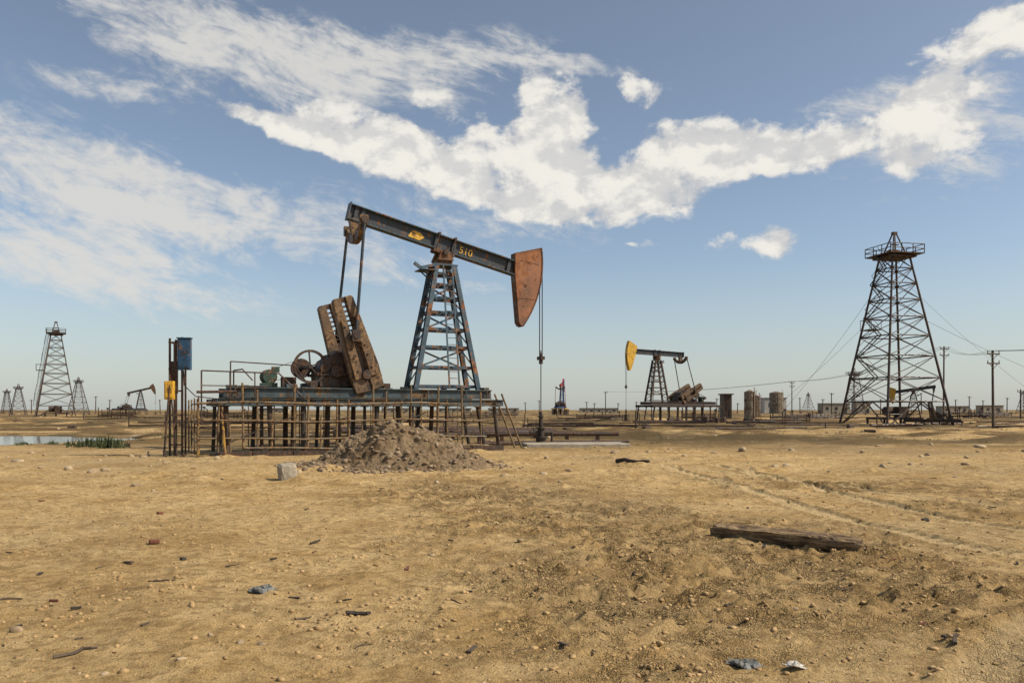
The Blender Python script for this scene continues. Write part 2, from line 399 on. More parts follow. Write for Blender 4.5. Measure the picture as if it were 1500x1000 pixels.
# ---------------------------------------------------------------- timber beam
a=Vector((gx(1048,10.75),10.75,0));bq=Vector((gx(1262,9.5),9.5,0));L=(bq-a).length
NS=40;vs=[];fs=[];K=16
for i in range(NS+1):
    t=i/NS
    for k in range(K):
        an=2*math.pi*k/K;sq=1/max(abs(math.cos(an)),abs(math.sin(an)))
        rad=.092*(sq*.5+.5*1.08)*(1-.14*t)*(1+.07*math.sin(k*2.1+t*5)+.05*math.sin(t*23+k))+random.uniform(-.004,.004)
        if i in(0,NS): rad*=.86
        vs.append(((t-.5)*L+ (random.uniform(-.05,.05) if i in(0,NS) else 0),math.cos(an)*rad*1.1+.03*math.sin(t*3),math.sin(an)*rad))
for i in range(NS):
    for k in range(K): fs.append((i*K+k,i*K+(k+1)%K,(i+1)*K+(k+1)%K,(i+1)*K+k))
fs+=[tuple(range(K)),tuple(range(NS*K,NS*K+K))]
B=MB();B.add(vs,fs);lg=B.build('timber_beam',M['wood'],smooth=False)
mid=(a+bq)/2;lg.location=(mid.x,mid.y,hz(mid.x,mid.y)+.085);lg.rotation_euler=(.3,.0,math.atan2(bq.y-a.y,bq.x-a.x))
def stick(name,px1,py1,px2,py2,r,mat):
    d1,d2=gd(py1),gd(py2);B=MB();p=[(gx(px1,d1),d1),(gx(px2,d2),d2)]
    pts=[]
    for i in range(6):
        t=i/5;x=p[0][0]*(1-t)+p[1][0]*t+random.uniform(-1,1)*r;y=p[0][1]*(1-t)+p[1][1]*t+random.uniform(-1,1)*r;pts.append((x,y,hz(x,y)+r*.9))
    for i in range(5): B.tube(pts[i],pts[i+1],r*(1-.08*i),0,7,r2=r*(1-.08*(i+1)))
    return B.build(name,mat)
stick('charred_stick',510,908,543,905,.02,M['dark'])
for s_ in ((82,962,142,950,.014),(432,912,456,906,.009),(225,855,258,853,.009),(520,948,545,945,.007),(0,880,32,877,.011),(1225,870,1250,868,.007),(330,830,350,828,.008),(660,880,675,884,.006),(140,835,150,832,.008),(870,850,880,846,.007),(180,868,196,864,.007),(600,760,618,757,.01),(980,905,996,899,.006),(750,960,772,955,.005)):
    stick('broken_branch',*s_,M['polewood'])
stick('broken_branch',494,884,515,882,.009,M['dark'])
stick('broken_branch',905,677,952,682,.07,M['dark'])
def item(name,px,py,sz,mat,rz=.4,mode='box'):
    d=gd(py);x=gx(px,d);B=MB()
    if mode=='box':
        B.box((0,0,sz[2]/2),sz);o=bevel(B.build(name,mat),min(sz)*.25,2)
    else:
        n=16;vs=[];fs=[]
        for j in range(n):
            for i in range(n):
                u,v=i/(n-1)-.5,j/(n-1)-.5
                e=max(0,1-((u*2)**2+(v*2)**2)*.8)
                vs.append((u*sz[0]*(1-.5*abs(v))+.03*math.sin(9*v),v*sz[1]+.03*math.sin(11*u),max(.001,sz[2]*e*(.3+.7*abs(math.sin(u*15+v*9)))+random.uniform(-.004,.006))))
        for j in range(n-1):
            for i in range(n-1): fs.append((j*n+i,j*n+i+1,(j+1)*n+i+1,(j+1)*n+i))
        B.add(vs,fs);o=B.build(name,mat)
    o.location=(x,d,hz(x,d)+.002);o.rotation_euler=(.05,.06,rz);return o
item('broken_brick',226,795,(.13,.08,.05),M['brick'])
item('broken_brick',234,754,(.09,.07,.05),M['brick'],1)
item('broken_brick',268,822,(.06,.05,.03),M['dark'],1)
item('crumpled_rag',385,866,(.22,.24,.05),M['cloth'],.3,'rag')
item('crumpled_rag',1092,972,(.22,.14,.035),M['cloth'],-.2,'rag')
item('crumpled_paper',1165,982,(.08,.07,.03),M['white'],.5,'rag')
# ---------------------------------------------------------------- pumpjack
def rot(u,v,th,P): return (P[0]+u*math.cos(th)-v*math.sin(th),P[1]+u*math.sin(th)+v*math.cos(th))
def pumpjack(loc,yaw,theta,cdir,C,main=False,sc=1,platform=True):
    E=empty('oil_pumpjack',loc,yaw,sc)
    P=(0,8.73);S=(-3.95,3.15);th=theta
    B=MB();a=rot(-4.5,.45,th,P);b=rot(3.68,.45,th,P)
    up=(-math.sin(th),0,math.cos(th))
    B.ibeam((a[0],0,a[1]),(b[0],0,b[1]),.42,.68,.045,0,up,1)
    for u in (-4.2,-3.9,-.45,.45,3.3):
        p=rot(u,.16,th,P);q_=rot(u,.74,th,P)
        for s in(-1,1): B.beam((p[0],s*.105,p[1]),(q_[0],s*.105,q_[1]),.03,.16,0)
    p=rot(-4.52,.1,th,P);q_=rot(-4.52,.84,th,P);B.beam((p[0],0,p[1]),(q_[0],0,q_[1]),.46,.05,1)
    B.build('walking_beam',[C['beam'],C['beamtop']],E)
    if main:
        B=MB()
        p=[rot(-1.75,.26,th,P),rot(-1.2,.24,th,P),rot(-1.0,.44,th,P),rot(-1.2,.58,th,P),rot(-1.6,.60,th,P)]
        B.prism(p,-.045,-.032)
        B.build('yellow_paint_patch',M['yellow'],E)
        cu=bpy.data.curves.new('number','FONT');cu.body='510';cu.size=.46;cu.extrude=.006
        t=bpy.data.objects.new('beam_number',cu);COL.objects.link(t);cu.materials.append(M['yellow']);t.parent=E
        p=rot(.72,.29,th,P);t.location=(p[0],-.045,p[1]);t.rotation_euler=(math.pi/2,-th,0)
    R=5.05
    poly=[(3.44,1.10),(3.66,.1),(4.34,-2.0),(4.46,-2.12)]
    arc=[(R*math.cos(math.radians(k)),R*math.sin(math.radians(k))) for k in np.linspace(-25,20.5,18)]
    side=[rot(u,v,th,P) for u,v in poly+arc]
    B=MB();B.prism(side,-.24,-.205,0);B.prism(side,.205,.24,0)
    inner=[rot(u,v,th,P) for u,v in poly]
    for (p,q_) in zip(inner[:-1],inner[1:]): B.beam((p[0],0,p[1]),(q_[0],0,q_[1]),.41,.03,1)
    ar=[rot(u,v,th,P) for u,v in arc]
    for (p,q_) in zip(ar[:-1],ar[1:]): B.beam((p[0],0,p[1]),(q_[0],0,q_[1]),.54,.05,1)
    B.beam((inner[0][0],0,inner[0][1]),(ar[-1][0],0,ar[-1][1]),.5,.04,1)
    p=rot(4.3,-.2,th,P);B.tube((p[0],-.27,p[1]),(p[0],.27,p[1]),.07,1,10)
    if main:
        for u,v in ((4.05,-1.0),(4.4,-1.2),(3.8,.6),(4.6,1.3),(4.75,.2)):
            p=rot(u,v,th,P);B.tube((p[0],-.26,p[1]),(p[0],.26,p[1]),.028,1,6)
        p=rot(3.75,.85,th,P);q_=rot(4.75,.95,th,P);B.beam((p[0],-.246,p[1]),(q_[0],-.246,q_[1]),.012,.025,1)
        p=rot(4.1,-.9,th,P);q_=rot(4.9,-.75,th,P);B.beam((p[0],-.246,p[1]),(q_[0],-.246,q_[1]),.012,.025,1)
    B.build('horsehead',[C['head'],C['headedge']],E)
    B=MB()
    cz=4.25 if main else 4.6
    for s in(-.13,.13): B.tube((R+.045,s,8.9 if th>-.1 else 8.4),(R+.045,s,cz),.024,0,6)
    B.beam((R+.045,-.22,cz-.07),(R+.045,.22,cz-.07),.2,.16,1)
    B.box((R+.045,0,cz-.25),(.14,.14,.2),1)
    B.box((R+.045,0,cz+.1),(.12,.12,.16),1)
    B.tube((R+.045,0,cz+.3),(R+.045,0,1.0),.024,0,8)
    B.build('bridle_cable_and_rod',[M['cable'],M['rustdk']],E)
    B=MB();x=R+.045
    B.tube((x,0,-.2),(x,0,.35),.24,0,14);B.tube((x,0,.35),(x,0,.42),.34,0,16);B.tube((x,0,.42),(x,0,.8),.16,0,12)
    B.tube((x,0,.8),(x,0,.87),.26,0,14);B.tube((x,0,.87),(x,0,1.35),.1,0,10);B.tube((x,0,1.35),(x,0,1.42),.15,0,10);B.tube((x,0,1.42),(x,0,1.6),.07,0,10)
    B.tube((x-.6,0,.62),(x+.6,0,.62),.07,0,8);B.tube((x-.4,-.02,.62),(x-.4,-.02,.62+.25),.03,0,6)
    B.ring((x-.4,-.02,.9),.12,.015,'Y',0,12);B.tube((x+.6,0,.62),(x+.6,0,0),.06,0,8)
    B.box((x,0,.06),(.9,.8,.16),1)
    B.build('wellhead',[M['dark'],M['rustdk']],E)
    zb,zt=2.6,8.15;A=[(-1.5,-.62),(1.5,-.62),(1.5,.62),(-1.5,.62)];Tt=[(-.42,-.36),(.42,-.36),(.42,.36),(-.42,.36)]
    def corner(i,z):
        t=(z-zb)/(zt-zb);return Vector((A[i][0]*(1-t)+Tt[i][0]*t,A[i][1]*(1-t)+Tt[i][1]*t,z))
    B=MB()
    for i in range(4):
        B.ibeam(corner(i,zb),corner(i,zt),.2,.2,.035,0,(0,1,0))
    lv=[zb+.15,3.6,4.5,5.3,6.05,6.7,7.3,7.8]
    for k,z in enumerate(lv):
        for i in range(4):
            j=(i+1)%4
            B.angle(corner(i,z),corner(j,z),.13,0)
    for k in range(len(lv)-1):
        for i in (1,3):
            j=(i+1)%4
            B.beam(corner(i,lv[k]),corner(j,lv[k+1]),.07,.02,0,(1,0,0))
        if k in(1,3,5):
            B.beam(corner(0,lv[k])+Vector((0,.03,0)),corner(1,lv[k+1])+Vector((0,.03,0)),.02,.08,0)
            B.beam(corner(2,lv[k]),corner(3,lv[k+1]),.02,.08,0)
    B.box((0,0,zt+.03),(1.15,.95,.06),0)
    B.build('samson_post',C['post'],E)
    B=MB()
    for s in(-.22,.26): B.beam((s+.25,-.78,2.7),(s*.9+.05,-.48,zt),.04,.07,0)
    for k in range(18):
        t=k/17.5;z=2.8+t*(zt-2.9);y=-.78+t*.30;xo=.25-.2*t
        B.tube((-.22*(1-.1*t)+xo,y,z),(.26*(1-.1*t)+xo,y,z),.018,0,6)
    B.box((-.85,-.1,zt-.25),(.7,.9,.04),0);
    B.beam((-1.15,-.1,zt-.25),(-.4,-.1,zt-.85),.05,.05,0)
    B.beam((-1.2,-.5,zt-.2),(-.55,-.5,zt-.02),.06,.12,0)
    B.beam((-1.45,-.3,zt+.02),(-.8,-.3,zt-.4),.09,.14,0)
    B.build('ladder',C['post'],E)
    B=MB()
    B.box((0,0,zt+.16),(.75,.6,.2),0)
    B.prism([(-.38,zt+.24),(.38,zt+.24),(.2,P[1]+.06),(-.2,P[1]+.06)],-.45,-.25,0)
    B.prism([(-.38,zt+.24),(.38,zt+.24),(.2,P[1]+.06),(-.2,P[1]+.06)],.25,.45,0)
    B.tube((0,-.55,P[1]),(0,.55,P[1]),.14,1,14)
    p=rot(0,.03,th,P);B.beam((p[0]-.5*math.cos(th),0,p[1]-.5*math.sin(th)),(p[0]+.5*math.cos(th),0,p[1]+.5*math.sin(th)),.5,.14,0,up)
    for u in(-.4,.4):
        p=rot(u,.82,th,P)
        B.beam((p[0],-.27,p[1]),(p[0],.27,p[1]),.12,.06,1)
        for s in(-.25,.25):
            q_=rot(u,-.05,th,P);B.tube((p[0],s,p[1]+.05),(q_[0],s,q_[1]),.022,1,6)
    B.build('saddle_bearing',[C['saddle'],M['rustdk']],E)
    Q=rot(-4.1,.05,th,P);B=MB();pts=[];HW=1.22
    for k in range(11):
        l=-HW+2*HW*k/10;pts.append((Q[0],l,Q[1]-.25-.55*(1-(l/HW)**2)+.12))
    for k in range(10): B.beam(pts[k],pts[k+1],.24,.36 ,0,(0,0,1))
    B.prism([(Q[0]-.3,Q[1]+.2),(Q[0]+.3,Q[1]+.2),(Q[0]+.16,Q[1]-.8),(Q[0]-.16,Q[1]-.8)],-.16,.16,0)
    for s in(-1,1):
        B.tube((Q[0],s*(HW-.18),Q[1]-.1),(Q[0],s*(HW+.18),Q[1]-.1),.16,1,12)
        B.box((Q[0],s*HW,Q[1]-.1),(.36,.2,.42),0)
    B.build('equalizer',[C['equal'],M['rustdk']],E)
    cd=Vector((cdir[0],0,cdir[1])).normalized();pp=Vector((-cd.z,0,cd.x))
    So=Vector((S[0],0,S[1]));pin=So+cd*1.65
    B=MB()
    for s in(-1,1):
        yo=s*HW
        def pt(l,w,y): 
            q_=So+cd*l+pp*w;return (q_.x,q_.z)
        LT=3.3;LB=-.7
        for sg in(-1,1):
            poly=[pt(LB,sg*.10,0),pt(LB+.05,sg*.62,0),pt(.3,sg*.66,0),pt(LT-.1,sg*.44,0),pt(LT,sg*.36,0),pt(LT,sg*.10,0)]
            B.prism(poly,yo-.17,yo+.17,0)
            poly=[pt(-.1,sg*.16,0),pt(-.1,sg*.52,0),pt(1.3,sg*.48,0),pt(2.4,sg*.37,0),pt(2.4,sg*.16,0)]
            B.prism(poly,yo+s*.17,yo+s*.27,0)
        B.prism([pt(LB,-.1,0),pt(LB,.1,0),pt(1.55,.1,0),pt(1.55,-.1,0)],yo-.11,yo+.11,1)
        l=1.55
        while l<LT-.3:
            B.prism([pt(l+.13,-.1,0),pt(l+.13,.1,0),pt(l+.2,.1,0),pt(l+.2,-.1,0)],yo-.11,yo+.11,1);l+=.2
        B.prism([pt(l,-.1,0),pt(l,.1,0),pt(LT,.1,0),pt(LT,-.1,0)],yo-.11,yo+.11,1)
        for l in (.25,.8,1.2,2.1): 
            for w in(-.3,.3):
                c=So+cd*l+pp*w;B.tube((c.x,yo+s*.26,c.z),(c.x,yo+s*.32,c.z),.05,1,6)
        B.tube((S[0],s*.75,S[1]),(S[0],yo+s*.34,S[1]),.2,1,16)
    bevel(B.build('cranks_and_counterweights',[C['crank'],M['rustdk']],E),.02)
    B=MB()
    for s in(-1,1):
        B.tube((pin.x,s*(HW+.1),pin.z),(pin.x,s*(HW+.55),pin.z),.12,0,12)
        B.tube((pin.x,s*(HW+.42),pin.z),(Q[0],s*(HW+.1),Q[1]-.1),.062,1,10)
        B.box((pin.x,s*(HW+.42),pin.z),(.34,.2,.46),0)
    B.build('pitman_arms',[M['rustdk'],C['beam']],E)
    B=MB();g=[(-5.7,2.66),(-5.75,3.2),(-5.5,3.75),(-5.0,4.1),(-4.3,4.1),(-3.6,3.85),(-3.2,3.3),(-3.2,2.66)]
    B.prism(g,-.75,.75,0)
    for y in(-.82,.82): 
        B.prism([(-5.85,3.1),(-5.85,3.22),(-3.1,3.22),(-3.1,3.1)],y-.05,y+.05,1)
        B.tube((S[0],y-.09,S[1]),(S[0],y+.09,S[1]),.42,1,18);B.tube((-5.0,y-.07,3.3),(-5.0,y+.07,3.3),.28,1,16);B.tube((-5.55,y-.1,3.4),(-5.55,y+.1,3.4),.18,1,12)
    for x in (-5.3,-4.95,-4.5): B.box((x,0,4.0 if x>-5.2 else 3.85),(.08,1.3,.3),0)
    B.box((-4.7,0,4.14),(.5,.5,.14),1)
    for k in range(7): B.tube((-5.7+k*.4,-.9,3.05),(-5.7+k*.4,-.9,3.28),.03,1,6)
    for x in (-6.0,-2.9): B.box((x,0,2.72),(.3,1.9,.2),1)
    bevel(B.build('gear_reducer',[C['gear'],M['rustdk']],E),.03)
    B=MB();c=(-6.1,-.75,3.47)
    B.ring(c,.64,.045,'Y',0,30,.08)
    B.tube((c[0],-.86,c[2]),(c[0],1.1,c[2]),.09,0,12)
    for k in range(5):
        a_=k*2*math.pi/5+.4;B.beam((c[0],c[1],c[2]),(c[0]+.62*math.cos(a_),c[1],c[2]+.62*math.sin(a_)),.05,.09,0,(0,1,0))
    B.tube((-6.1,.9,3.47),(-6.1,1.12,3.47),.42,0,24)
    B.tube((-7.6,1.1,3.1),(-7.6,.8,3.1),.18,0,14)
    B.beam((-7.6,1.0,3.28),(-6.1,1.0,3.9),.16,.015,1);B.beam((-7.6,1.0,2.92),(-6.1,1.0,3.04),.16,.015,1)
    B.build('flywheel_and_belt',[M['rustdk'],M['dark']],E)
    B=MB();B.tube((-7.6,.6,3.05),(-7.6,-.2,3.05),.27,0,18)
    for k in range(9): B.ring((-7.6,.5-.08*k,3.05),.28,.02,'Y',0,18,.012)
    B.box((-7.6,.15,2.7),(.6,.7,.2),0);B.box((-7.35,0,3.35),(.28,.3,.22),0)
    B.box((-6.9,-.35,2.82),(.55,.4,.42),1)
    B.build('electric_motor',[M['green'],M['rustdk']],E)
    B=MB()
    for y in(-1.2,1.2): B.ibeam((-9.4,y,2.38),(1.85,y,2.38),.24,.4,.04,0)
    for x in np.arange(-9.2,1.9,1.22): B.beam((x,-1.08,2.36),(x,1.08,2.36),.16,.3,0)
    for y in(-.62,.62): B.ibeam((-7.4,y,2.36),(1.7,y,2.36),.2,.36,.03,0)
    B.box((-4.6,0,2.6),(3.8,2.2,.035),0);B.box((-7.9,0,2.6),(2.0,1.9,.03),0)
    if main:
        for i in range(16):
            x=random.uniform(-9,1.6);y=random.uniform(-1.1,1.1)
            if abs(x+4.5)<1.8 : continue
            B.box((x,y,2.64),(random.uniform(.1,.5),random.uniform(.1,.3),random.uniform(.06,.2)),0,random.uniform(0,3))
        for x in (-9.1,-6.5,-3.0,-1.2,.6,1.6): B.beam((x,-1.33,2.2),(x,-1.33,2.56),.05,.03,0)
    B.build('skid_frame',C['skid'],E)
    B=MB()
    for y in(-1.95,0,1.95): B.ibeam((-9.8,y,2.0),(2.1,y,2.0),.16,.28,.025,0)
    for x in np.arange(-9.7,2.2,1.0): B.beam((x,-1.86,2.0),(x,1.86,2.0),.12,.18,0)
    for i,x in enumerate([-9.5,-7.9,-6.6,-5.2,-3.6,-2.1,-.5,1.75]):
        for y in(-1.75,0,1.75):
            ln=random.uniform(-.12,.12)+(.3 if i==7 else 0)
            B.tube((x+ln,y+random.uniform(-.05,.05),-.3),(x,y,1.84),random.uniform(.06,.12),1,10)
            B.box((x,y,1.84),(.28,.28,.03),1)
    for x0,x1 in ((-9.7,-6.6),(-4.5,-1.5),(-1.5,1.75)):
        B.tube((x0,-1.88,.35),(x1,-1.88,1.6),.03,1,6)
    B.build('piled_platform',[C['plat'],M['pile']],E)
    return E
Cm=dict(beam=M['beam'],beamtop=M['bluetop'],head=M['head'],headedge=M['rust'],post=M['post'],saddle=M['rust'],equal=M['crank'],crank=M['crank'],gear=M['rustdk'],skid=M['skid'],plat=M['skid'])
Cy=dict(Cm);Cy.update(head=M['yellow'],headedge=M['yellow'],beam=M['beam'],beamtop=M['beam'],post=M['derrick'],skid=M['derrick'],plat=M['derrick'])
Cb=dict(Cm);Cb.update(head=M['bblue'],headedge=M['red'],beam=M['red'],beamtop=M['red'],post=M['bblue'],skid=M['bblue'],plat=M['yellow'])
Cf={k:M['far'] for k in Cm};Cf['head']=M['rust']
YAW=math.radians(27)
main=pumpjack((-3.15,36,0),YAW,math.radians(-12.7),(-.30,.954),Cm,True)
def L2W(x,y,z=0):
    return Vector((-3.15+x*math.cos(YAW)-y*math.sin(YAW),36+x*math.sin(YAW)+y*math.cos(YAW),z))
pumpjack((gx(962,108),108,hz(gx(962,108),108)-.1),math.radians(180+28),math.radians(1.5),(-.85,.5),Cy)
pumpjack((gx(823,235),235,hz(gx(823,235),235)-.1),math.radians(80),math.radians(6),(.2,-.9),Cb)
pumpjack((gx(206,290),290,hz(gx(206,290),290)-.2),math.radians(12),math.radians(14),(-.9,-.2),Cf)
pumpjack((gx(1338,86),86,hz(gx(1338,86),86)-.4),math.radians(150),math.radians(-8),(.2,.9),Cy,sc=.48)
# ---------------------------------------------------------------- railing
fe=empty('pipe_railing')
B=MB()
W=L2W
xs_=[];x=-10.6
while x<1.2:
    xs_.append(x);x+=random.choice([.45,.5,.62,.7,.85])
for i,x in enumerate(xs_):
    ln=random.uniform(-.06,.06);top=random.choice([2.0,2.1,2.45,2.7,2.2,1.4])
    B.tube(W(x,-2.7,-.1),W(x+ln,-2.7+random.uniform(-.05,.05),top),random.choice([.03,.036,.042]),0,7)
for z,x0,x1,r in ((1.95,-10.6,-.4,.04),(1.28,-10.4,1.0,.03),(.62,-10.6,.9,.036),(.24,-9.0,1.0,.04)):
    n=6
    for k in range(n):
        a0=x0+(x1-x0)*k/n;a1=x0+(x1-x0)*(k+1)/n
        B.tube(W(a0,-2.76,z+math.sin(k*1.7+x1)*.05),W(a1,-2.76,z+math.sin((k+1)*1.7+x1)*.05),r,0,7)
for x in np.arange(-10.2,2,1.1): B.tube(W(x,2.7,-.1),W(x,2.7,2.2),.026,0,6)
for z in(1.95,1.1,.5): B.tube(W(-10.2,2.7,z),W(1.9,2.7,z),.026,0,6)
for z in(1.95,1.1,.5): B.tube(W(1.9,2.7,z),W(1.9,-1.8,z),.026,0,6)
for y in (-2.3,-1.6): B.tube(W(2.9,y,-.1),W(1.9,y+.1,2.4),.045,0,8)
for z in(.5,1.2,1.9): B.tube(W(-10.6,-2.7,z),W(-10.4,1.8,z+.03),.03,0,6)
for y in(-1.7,-.6,.6,1.8): B.tube(W(-10.5,y,-.1),W(-10.5,y,2.1),.032,0,6)
B.build('pipes',M['pipe'],fe)
B=MB()
B.path([W(-10.4,-2.1,1.2),W(-10.4,-2.1,3.15),W(-7.6,-2.1,3.1),W(-6.6,-2.1,2.1)],.03)
B.path([W(-9.3,-1.5,2.2),W(-9.3,-1.5,3.55),W(-6.9,-1.5,3.45),W(-6.3,-1.3,2.7)],.026)
for x in(-9.4,-8.5): B.tube(W(x,-2.1,2.1),W(x,-2.1,3.12),.024,0,6)
B.tube(W(-10.4,-2.1,2.6),W(-8.0,-2.1,2.6),.022,0,6)
B.path([W(-8.9,.6,2.6),W(-8.9,.6,3.3),W(-8.6,.3,3.35),W(-8.2,.3,2.9)],.03)
B.tube(W(-10.6,-2.4,2.35),W(-9.2,-2.4,2.38),.05,0,8)
B.build('handrail',M['rustdk'],fe)
la=empty('access_ladder');B=MB()
s0=[Vector((gx(289,30.5),30.6,2.1)),Vector((gx(324,30),30.0,2.0))]
s1=[Vector((gx(297,29),28.6,-.05)),Vector((gx(335,28.6),28.3,-.05))]
for a_,b_ in zip(s0,s1): B.beam(a_,b_,.04,.11,0,(0,1,0))
for k in range(7):
    t=(k+.5)/7;B.beam(s0[0].lerp(s1[0],t),s0[1].lerp(s1[1],t),.03,.03,1)
M['yrust']=paint('worn_yellow_paint',(.42,.24,.03),.55,3,(.08,.04,.02),(.2,.1,.04))
B.build('stringers',[M['yrust'],M['rustdk']],la)
B=MB()
for k in range(8):
    B.beam(W(-10.2+k*1.475,-2.95,.02+random.uniform(-.03,.04)),W(-10.2+k*1.475+1.44,-2.95,.02+random.uniform(-.03,.04)),.3,.26,0)
B.build('foundation_beam',M['rustdk'])
B=MB()
for i in range(8):
    y=random.uniform(-.6,.9);x0=random.uniform(2.4,3.4);x1=x0+random.uniform(4,7)
    B.tube(W(x0,y*2.2,.1),W(x1,y*2.2-random.uniform(-.6,.6)-1,.1),random.uniform(.04,.08),0,8)
for i in range(12):
    y=random.uniform(3.5,14);x0=random.uniform(-3,3);x1=x0+random.uniform(6,12)
    B.tube(W(x0,y,.4+.1*i/3),W(x1,y+random.uniform(-3,-1),.45),random.uniform(.06,.11),0,8)
    for t in(.1,.5,.9): p=W(x0,y,.4).lerp(W(x1,y-2,.45),t);B.box((p.x,p.y,.15),(.2,.2,.5),0)
B.build('loose_pipes',M['rustdk'])
B=MB();B.box((0,0,.04),(4.8,2.0,.22));o=bevel(B.build('concrete_slab',M['conc']),.03);o.location=W(6.0,-1.6,0);o.rotation_euler=(0,0,.12)
# ---------------------------------------------------------------- control cabinet stand
cab=empty('electrical_cabinet',(gx(262,29.6),29.6,0),.12)
B=MB()
for x,h in ((-.32,4.35),(-.1,4.3),(.12,4.4)): B.beam((x,0 if x else 0,-.1),(x,0,h),.07,.07,0)
for x,h in ((-.3,4.2),(.1,3.9)): B.beam((x,.5,-.1),(x,.5,h),.06,.06,0)
for z in(.4,1.5,2.4,3.2,4.2): B.beam((-.36,-.02,z),(.16,-.02,z),.05,.06,0);B.beam((-.32,.02,z),(-.32,.5,z),.05,.05,0)
B.tube((-.45,-.3,-.1),(-.25,-.25,2.6),.04,0);B.tube((.0,-.25,0),(-.28,-.2,3.0),.03,0)
B.box((-.2,.1,2.9),(.24,.2,1.2),0)
B.build('frame',M['rustdk'],cab)
B=MB();B.box((.24,-.12,3.75),(.46,.22,1.15),0);B.box((.24,-.12,4.35),(.52,.3,.04),0);B.box((.24,-.24,3.75),(.38,.02,1.0),0);B.tube((.38,-.26,3.7),(.38,-.3,3.7),.03,0)
bevel(B.build('blue_box',M['blue'],cab))
B=MB();B.box((-.28,-.17,2.42),(.34,.18,.68),0);B.box((-.28,-.27,2.42),(.26,.02,.55),0)
bevel(B.build('yellow_box',M['yellow'],cab))
B=MB();B.path([(.2,-.1,3.15),(.22,-.1,2.6),(.6,0,2.2),(1.4,.3,2.1)],.02);B.tube((-.28,-.15,2.1),(-.28,-.15,0),.03);B.build('conduit',M['dark'],cab)
